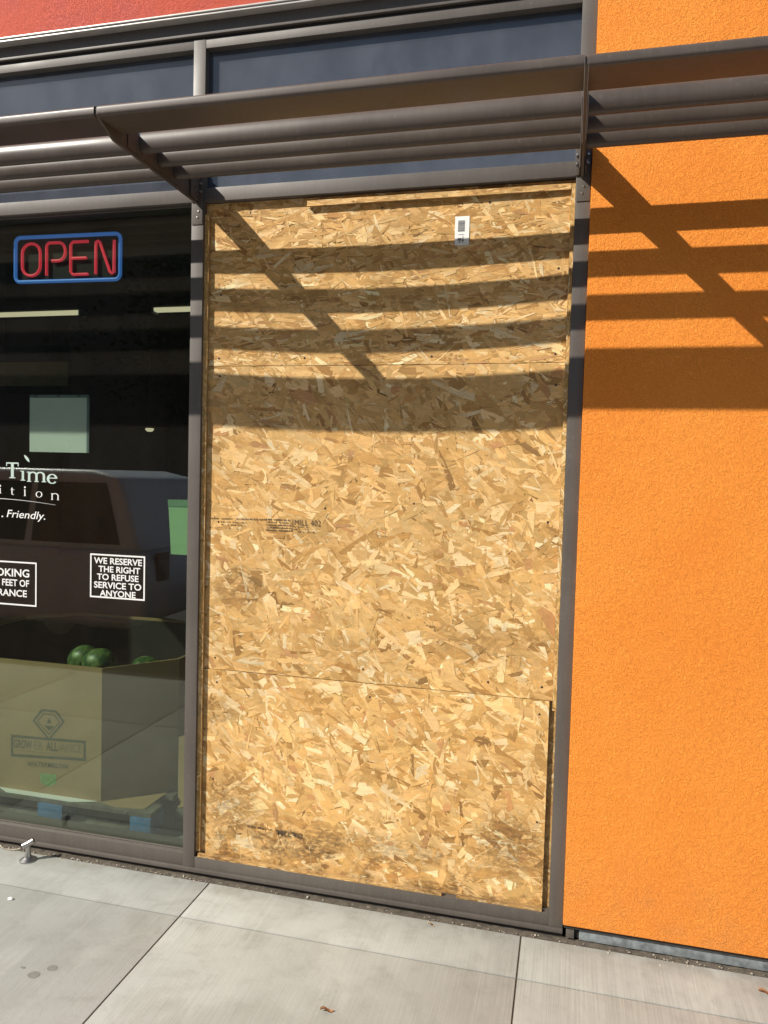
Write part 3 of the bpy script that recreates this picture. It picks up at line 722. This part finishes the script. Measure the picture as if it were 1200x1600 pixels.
# watermelon bin on its pallet
bn = thing('cardboard_bin', (-2.5, .8, .121), 'large octagonal cardboard watermelon bin standing on a pallet inside the window', 'bin')
OUT = [(-2.95, .248), (-2.07, .248), (-1.805, .47), (-1.805, 1.12), (-2.07, 1.35), (-2.95, 1.35), (-3.20, 1.12), (-3.20, .47)]
INN = [(-2.945, .260), (-2.075, .260), (-1.817, .476), (-1.817, 1.114), (-2.075, 1.338), (-2.945, 1.338), (-3.188, 1.114), (-3.188, .476)]
mb = MB(); n = 8; tz = [.742, .742, .758, .76, .75, .75, .76, .755]
V = [(x, y, .1215) for x, y in OUT] + [(x, y, z) for (x, y), z in zip(OUT, tz)] + [(x, y, z) for (x, y), z in zip(INN, tz)] + [(x, y, .1215) for x, y in INN]
F = []
for r_ in range(3):
    for i in range(n): F.append((r_ * n + i, r_ * n + (i + 1) % n, (r_ + 1) * n + (i + 1) % n, (r_ + 1) * n + i))
mb.add(V, F); wl = mb.build('bin_wall', M['cardboard'], bn, 10)
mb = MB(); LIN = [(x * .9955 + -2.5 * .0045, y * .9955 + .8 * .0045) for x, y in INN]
mb.add([(x, y, .13) for x, y in LIN] + [(x, y, .735) for x, y in LIN], [(i, n + i, n + (i + 1) % n, (i + 1) % n) for i in range(n)]); mb.build('shade_liner', M['dark_gap'], bn)  # added black sheet; stands in for the shade inside the bin
bx('bin_base', (-2.93, -2.08, .28, 1.32, .1217, .128), M['cardboard'], bn)
mb = MB().prism_z([(-2.07, .2478), (-1.985, .222), (-1.84, .24), (-1.835, .425)], .1212, .1245); mb.build('base_flap', M['cardboard'], bn)
mb = MB().prism_z([(-2.62, .2478), (-2.55, .212), (-2.2, .208), (-2.09, .2478)], .1212, .1235); mb.build('base_flap', M['vinyl'], bn)['label'] = 'pale base flap of the bin'
yb = .2474
mb = MB()
def band2(P, t, close=True):
    n_ = len(P); cx = sum(p[0] for p in P) / n_; cz = sum(p[1] for p in P) / n_
    I = []
    for x, z in P:
        d = math.hypot(x - cx, z - cz); I.append((cx + (x - cx) * (1 - t / d), cz + (z - cz) * (1 - t / d)))
    mb.add([(x, yb, z) for x, z in P] + [(x, yb, z) for x, z in I], [(i, (i + 1) % n_, n_ + (i + 1) % n_, n_ + i) for i in range(n_)])
band2([(-2.437, .463), (-2.390, .524), (-2.306, .524), (-2.263, .475), (-2.347, .378)], .013); band2([(-2.413, .462), (-2.380, .504), (-2.316, .504), (-2.287, .472), (-2.347, .404)], .007)
fr = [(-2.556, .384), (-2.150, .399), (-2.150, .304), (-2.556, .279)]
def q4(a, b, c, d): mb.add([(x, yb - .0002, z) for x, z in (a, b, c, d)], [(0, 1, 2, 3)])
t_ = .013
q4((-2.556, .384 - t_), (-2.150, .399 - t_), (-2.150, .399), (-2.556, .384)); q4((-2.556, .279), (-2.150, .304), (-2.150, .304 + t_), (-2.556, .279 + t_))
q4((-2.556, .2795 + t_), (-2.556 + t_, .2795 + t_), (-2.556 + t_, .3835 - t_), (-2.556, .3835 - t_)); q4((-2.150 - t_, .3045 + t_), (-2.150, .3045 + t_), (-2.150, .3985 - t_), (-2.150 - t_, .3985 - t_))
mb.add([(x, yb - .0002, z) for x, z in ((-2.36, .46), (-2.347, .486), (-2.334, .46))], [(0, 1, 2)]); mb.add([(x, yb - .0002, z) for x, z in ((-2.375, .448), (-2.318, .448), (-2.347, .424))], [(0, 2, 1)])
letters(mb, 'GROW', -2.540, -2.440, .323, .364, yb - .0002, None, .02, z0r=.327, z1r=.368)
letters(mb, 'ALL', -2.363, -2.300, .330, .371, yb - .0002, None, .02, z0r=.333, z1r=.374)
mb.build('printed_emblem', M['print'], wl)
mb = MB(); letters(mb, 'ER', -2.428, -2.378, .327, .368, yb - .0002, None, .02); letters(mb, 'IANCE', -2.294, -2.172, .333, .374, yb - .0002, None, .02, z0r=.338, z1r=.379)
mb.box(-2.53, -2.17, yb - .0003, yb - .0001, .3135, .3165); mb.build('printed_faded', M['print_light'], wl)
mb = MB(); letters(mb, 'WATERMELON', -2.466, -2.246, .243, .266, yb - .0002, None, .01, z0r=.256, z1r=.279); mb.build('printed_words', M['print'], wl)
mb = MB().prism_y([(-2.394, .218), (-2.307, .222), (-2.309, .176), (-2.35, .158), (-2.392, .174)], yb - .0003, yb); mb.build('printed_patch', M['print_green'], wl)
# pallet
pt = thing('pallet', (-2.5, .8, 0), 'wooden pallet with blue corner blocks under the watermelon bin', 'pallet')
for x in (-3.10, -2.305, -1.838):
    for y in (.20, .75, 1.30): bx('block', (x - .065 if x < -1.9 else x - .052, x + .065 if x < -1.9 else x + .052, y, y + .12, .016, .0985), M['blue_block'], pt, .003)
for y in (.21, .40, .59, .78, .97, 1.16, 1.33): bx('deck_board', (-3.20, -1.79, y, y + .10, .099, .1205), M['deck'], pt, .002)
for y in (.205, .755, 1.305): bx('bottom_board', (-3.20, -1.79, y, y + .11, .001, .0158), M['deck'], pt, .002)
# melons
def melon(c, r, rz, tilt, label):
    prof = [(max(.0005, math.sin(math.pi * i / 14)) * r, -math.cos(math.pi * i / 14) * rz) for i in range(15)]
    mb = MB().lathe(prof, (0, 0, 0), 22); R_ = Matrix.Rotation(tilt, 3, 'Y')
    mb.v = [tuple(R_ @ Vector(v) + Vector(c)) for v in mb.v]
    return tag(mb.build('watermelon', M['melon'], None, 60, origin=(c[0], c[1], c[2] - r * .9)), label, 'watermelon', 'watermelons in the cardboard bin')
melon((-2.188, .40, .722), .071, .086, 1.45, 'glossy watermelon in front, highest above the bin rim')
melon((-2.318, .46, .716), .068, .080, 1.2, 'dark watermelon just behind and left of the front one')
melon((-1.965, .56, .640), .068, .10, 1.35, 'dim striped watermelon at the right side of the bin')
for i, (x, y) in enumerate(((-2.55, .5), (-2.80, .62), (-2.45, .78), (-2.15, .85), (-2.7, 1.0), (-2.35, 1.1))):
    melon((x, y, .43 + .02 * (i % 3)), .10, .12, 1.3 + .2 * i, 'watermelon sunk below the bin rim, out of the light')
t = thing('cardboard_offcut', (-1.77, .4, .0), 'bent light cardboard piece standing beside the bin next to the mullion', 'cardboard')
V = []
for i in range(9):
    q = i / 8; z = .06 + .34 * q; b = .02 * math.sin(3 * q)
    V += [(-1.775 - .012 * math.sin(q * 3), .42 + b, z), (-1.742, .415 + b, z + .012), (-1.735, .43 + b, z + .012), (-1.768, .436 + b, z)]
F = []
for i in range(8):
    for j in range(4): F.append((4 * i + j, 4 * i + (j + 1) % 4, 4 * i + 4 + (j + 1) % 4, 4 * i + 4 + j))
F += [(3, 2, 1, 0), (32, 33, 34, 35)]
MB().add(V, F).build('sheet', M['cardboard'], t); MB().box(-1.776, -1.736, .40, .45, .001, .062).build('foot', M['deck'], t)

# ------------------------------------------------------------------ small things on the pavement
ds = thing('door_stop', (-2.185, -.085, 0), 'small chrome door stop with a flared foot on the pavement', 'door stop')
MB().lathe([(.034, 0), (.034, .004), (.027, .008), (.015, .016), (.0105, .030), (.0095, .050), (.010, .062), (.0085, .066)], (-2.185, -.088, 0), 24).build('foot', M['steel'], ds)
mb = MB(); mb.tube([(-2.203, -.098, .062), (-2.185, -.088, .070), (-2.165, -.078, .083)], [.0115, .0125, .0125], 14); mb.build('head', M['steel'], ds)
MB().tube([(-2.2055, -.0995, .0607), (-2.2035, -.0984, .0618)], .0085, 12).build('rubber_tip', M['rubber'], ds)
random.seed(21)
mb = MB()
for i in range(300):
    x = random.choice((random.uniform(-2.7, -1.3), random.uniform(-2.5, .8))); y = -.012 - abs(random.gauss(0, .018)); r_ = abs(random.gauss(.0014, .0016)) + .0007
    z0_ = 0.0 if y < -.032 else .001
    V = [(x + r_ * random.uniform(.5, 1.6) * math.cos(a), y + r_ * random.uniform(.5, 1.4) * math.sin(a), z0_) for a in (0, 1.3, 2.5, 3.8, 5.1)] + [(x + random.uniform(-.4, .4) * r_, y, z0_ + r_ * random.uniform(.5, 1.2))]
    mb.add(V, [(i_, (i_ + 1) % 5, 5) for i_ in range(5)])
for i in range(150):
    x, y = random.uniform(-2.6, .9), random.uniform(-.95, -.05); r_ = random.uniform(.0006, .0018)
    V = [(x + r_ * random.uniform(.5, 1.6) * math.cos(a), y + r_ * random.uniform(.5, 1.4) * math.sin(a), 0) for a in (0, 1.3, 2.5, 3.8, 5.1)] + [(x, y, r_ * random.uniform(.5, 1.2))]
    mb.add(V, [(i_, (i_ + 1) % 5, 5) for i_ in range(5)])
tag(mb.build('grit', M['stone'], ang=10), kind='stuff')
def leaf(x, y, r_, a, label, mat='dry_leaf'):
    n_ = 9; V = []; 
    for i in range(n_):
        for j in range(3):
            s = i / (n_ - 1); w_ = r_ * .42 * math.sin(math.pi * min(1, .06 + s * .94)) ** .8
            u, v = (s - .5) * 2 * r_, (j - 1) * w_; z = .004 + .010 * abs(j - 1) * (.6 + .5 * math.sin(5 * s + j)) * (r_ / .03) + .004 * math.sin(6 * s)
            V.append((x + u * math.cos(a) - v * math.sin(a), y + u * math.sin(a) + v * math.cos(a), z))
    F = [(3 * i + j, 3 * i + 3 + j, 3 * i + 4 + j, 3 * i + 1 + j) for i in range(n_ - 1) for j in range(2)]
    mb = MB().add(V, F); mb.add([(a_, b_, c_ + .0006) for a_, b_, c_ in V], [tuple(reversed(f)) for f in F])
    return tag(mb.build('dry_leaf', M[mat], ang=60), label, 'leaf', 'dry leaves on the pavement')
leaf(-.700, -.590, .020, .2, 'curled brown leaf lying on the open slab below the boarded window')
leaf(.648, -.128, .026, -.4, 'orange brown leaf at the right edge, below the orange wall')
leaf(-.47, -.062, .011, -.2, 'tiny tan leaf scrap near the boarded window sill', 'wood')
random.seed(8)
for x, y, a, b, lb in ((-1.667, -.692, .021, .017, 'larger dark gum spot, nearest the camera of the pair'), (-1.632, -.648, .017, .015, 'round dark gum spot just right of the larger one'), (-1.725, -.672, .009, .005, 'thin small gum spot left of the pair')):
    P = [(x + a * math.cos(t * .35) * random.uniform(.92, 1.06), y + b * math.sin(t * .35) * random.uniform(.92, 1.06)) for t in range(18)]
    tag(MB().prism_z(P, .0001, .0009).build('gum_spot', M['gum'], None, 60), lb, 'gum', 'gum spots on the pavement')
t = tag(MB().lathe([(.001, 0), (.011, .001), (.012, .004), (.007, .008), (.001, .009)], (-2.046, -.352, 0), 9, None, 'z', 1.0, .6).build('pebble', M['vinyl']), 'white pebble lying alone on the slab at lower left', 'pebble')
mb = MB(); mb.tube([(-2.375, -.030, .010), (-2.355, -.040, .005), (-2.32, -.042, .004), (-2.285, -.036, .006), (-2.27, -.030, .010)], [.0028, .0024, .002, .0024, .0034], 8)
tag(mb.build('cable_scrap', M['stone'], None, 60), 'bent pale cable scrap against the sill at lower left', 'scrap')

# ------------------------------------------------------------------ what the glass reflects: parking side
def suv(x0, y0, z0, paint, label, L=4.7, W=1.86, Hh=1.78):
    t = thing('parked_car', (x0 + L / 2, y0 - W / 2, z0), label, 'car')
    y1 = y0 - W
    low = [(0, .45), (.04, .30), (.25, .24), (L - .25, .24), (L - .03, .32), (L, .55), (L - .03, .86), (L - .12, 1.00), (1.25, 1.02), (1.05, 1.0), (.35, .92), (.06, .78)]
    mb = MB().prism_y([(x0 + a, z0 + b) for a, b in reversed(low)], y1, y0); o = mb.build('body', paint, t)
    bv = o.modifiers.new('bevel', 'BEVEL'); bv.width = .07; bv.segments = 3; bv.limit_method = 'ANGLE'
    cab0 = [(1.15, 1.01), (L - .10, 1.005)]; cab1 = [(1.95, Hh - .04), (L - .45, Hh - .04)]
    V = []
    for (xa, za), ins in (((1.12, 1.0), .04), ((2.0, Hh - .07), .17), ((2.35, Hh), .22), ((L - .75, Hh), .22), ((L - .42, Hh - .07), .17), ((L - .09, 1.0), .04)):
        V += [(x0 + xa, y0 - ins, z0 + za), (x0 + xa, y1 + ins, z0 + za)]
    F = [(2 * i, 2 * i + 2, 2 * i + 3, 2 * i + 1) for i in range(5)] + [(10, 0, 1, 11), (0, 10, 8, 6, 4, 2), (1, 3, 5, 7, 9, 11)]
    o = MB().add(V, F).build('cabin', paint, t); bv = o.modifiers.new('bevel', 'BEVEL'); bv.width = .05; bv.segments = 3; bv.limit_method = 'ANGLE'
    for xa, xb, xc, xd in ((1.50, 2.35, 2.28, 2.12), (2.43, 3.30, 3.30, 2.43), (3.38, L - .32, L - .55, 3.38)):
        for sgn in (1, -1):
            def pt(x, z):
                ins = .04 + .13 * (z - 1.0) / (Hh - 1.07); y = (y0 - ins + .006) if sgn > 0 else (y1 + ins - .006); return (x0 + x, y, z0 + z)
            q = [pt(xa, 1.06), pt(xb, 1.06), pt(xc, Hh - .13), pt(xd, Hh - .13)]; mb = MB()
            mb.add(q + [(a, b - sgn * .012, c) for a, b, c in q], [(0, 1, 2, 3), (7, 6, 5, 4), (0, 4, 5, 1), (1, 5, 6, 2), (2, 6, 7, 3), (3, 7, 4, 0)]); mb.build('side_window', M['car_glass'], t)
    for xa in (.92, L - .97):
        for yy in (y0 - .13, y1 + .13):
            w_ = MB().lathe([(.20, -.115), (.33, -.115), (.352, -.09), (.352, .09), (.33, .115), (.20, .115)], (x0 + xa, yy, z0 + .352), 28, None, 'y').build('wheel', M['rubber'], t)
            MB().lathe([(.01, -.119), (.06, -.122), (.20, -.116), (.22, -.10), (.22, .10), (.20, .116), (.06, .122), (.01, .119)], (x0 + xa, yy, z0 + .352), 20, None, 'y').build('rim', M['rim'], w_)
    for yy in (y0 - .30, y1 + .30):
        bx('headlight', (x0 + .02, x0 + .12, yy - .2, yy + .2, z0 + .64, z0 + .76), M['lamp_lens'], t, .02)
        bx('tail_light', (x0 + L - .04, x0 + L + .012, yy - .1, yy + .1, z0 + .7, z0 + .98), M['lamp_red'], t, .012)
    for yy, s in ((y0, 1), (y1, -1)): bx('mirror', (x0 + 1.35, x0 + 1.47, min(yy, yy + s * .16), max(yy, yy + s * .16), z0 + 1.05, z0 + 1.2), paint, t, .03)
    return t
suv(-8.60, -3.54, -.135, M['car_dark'], 'silver parked wagon facing left, reflected in the shop glass', L=4.70 + .0)
suv(-3.45, -3.62, -.135, M['car_grey'], 'grey parked car right of the silver wagon, behind the viewpoint', Hh=1.66)
fb = thing('far_building', (-38, -26, -.135), 'tall plain building across the parking lot, reflected dark in the glass', 'building')
bx('wall', (-66, -13.9, -34, -21, -.135, 11.2), M['far_wall'], fb); bx('parapet', (-66.15, -13.75, -34.15, -20.85, 11.2, 11.6), M['far_wall'], fb)
for i in range(9):
    for zz in (1.0, 4.4, 7.8): bx('window', (-20.5 - i * 5, -17.8 - i * 5, -21.0, -20.96, zz, zz + 1.7), M['car_glass'], fb)
def tree(x, y, h, r_, seed, label):
    random.seed(seed); t = thing('broadleaf_tree', (x, y, -.135), label, 'tree', 'trees across the parking lot')
    mb = MB(); mb.tube([(x, y, -.135), (x + .05, y, h * .25), (x - .05, y + .05, h * .5), (x + .1, y, h * .8)], [.22, .17, .12, .05], 10)
    for i in range(7):
        a = random.uniform(0, 6.3); z = h * random.uniform(.3, .6); mb.tube([(x, y, z), (x + r_ * .4 * math.cos(a), y + r_ * .4 * math.sin(a), z + h * .12), (x + r_ * .75 * math.cos(a), y + r_ * .75 * math.sin(a), z + h * .2)], [.09, .06, .03], 7)
    mb.build('trunk', M['bark'], t)
    mb = MB(); C = [(x + random.gauss(0, r_ * .42), y + random.gauss(0, r_ * .42), h * .66 + random.gauss(0, h * .15)) for _ in range(42)]
    for _ in range(5200):
        c = random.choice(C); p = Vector((c[0] + random.gauss(0, r_ * .2), c[1] + random.gauss(0, r_ * .2), c[2] + random.gauss(0, r_ * .18)))
        u = Vector((random.gauss(0, 1), random.gauss(0, 1), random.gauss(0, 1))).normalized(); v = u.orthogonal().normalized(); s = random.uniform(.06, .14)
        mb.add([p - u * s, p + v * s * .5, p + u * s, p - v * s * .5], [(0, 1, 2, 3)])
    mb.build('crown', M['leaf'], t)
tree(-12.6, -20.5, 8.6, 2.6, 31, 'leafy tree beside the end of the far building'); tree(-8.5, -23, 8.2, 3.0, 32, 'broad leafy tree in the middle of the far row'); tree(-3.5, -22, 8.8, 3.0, 33, 'leafy tree at the right of the far row')
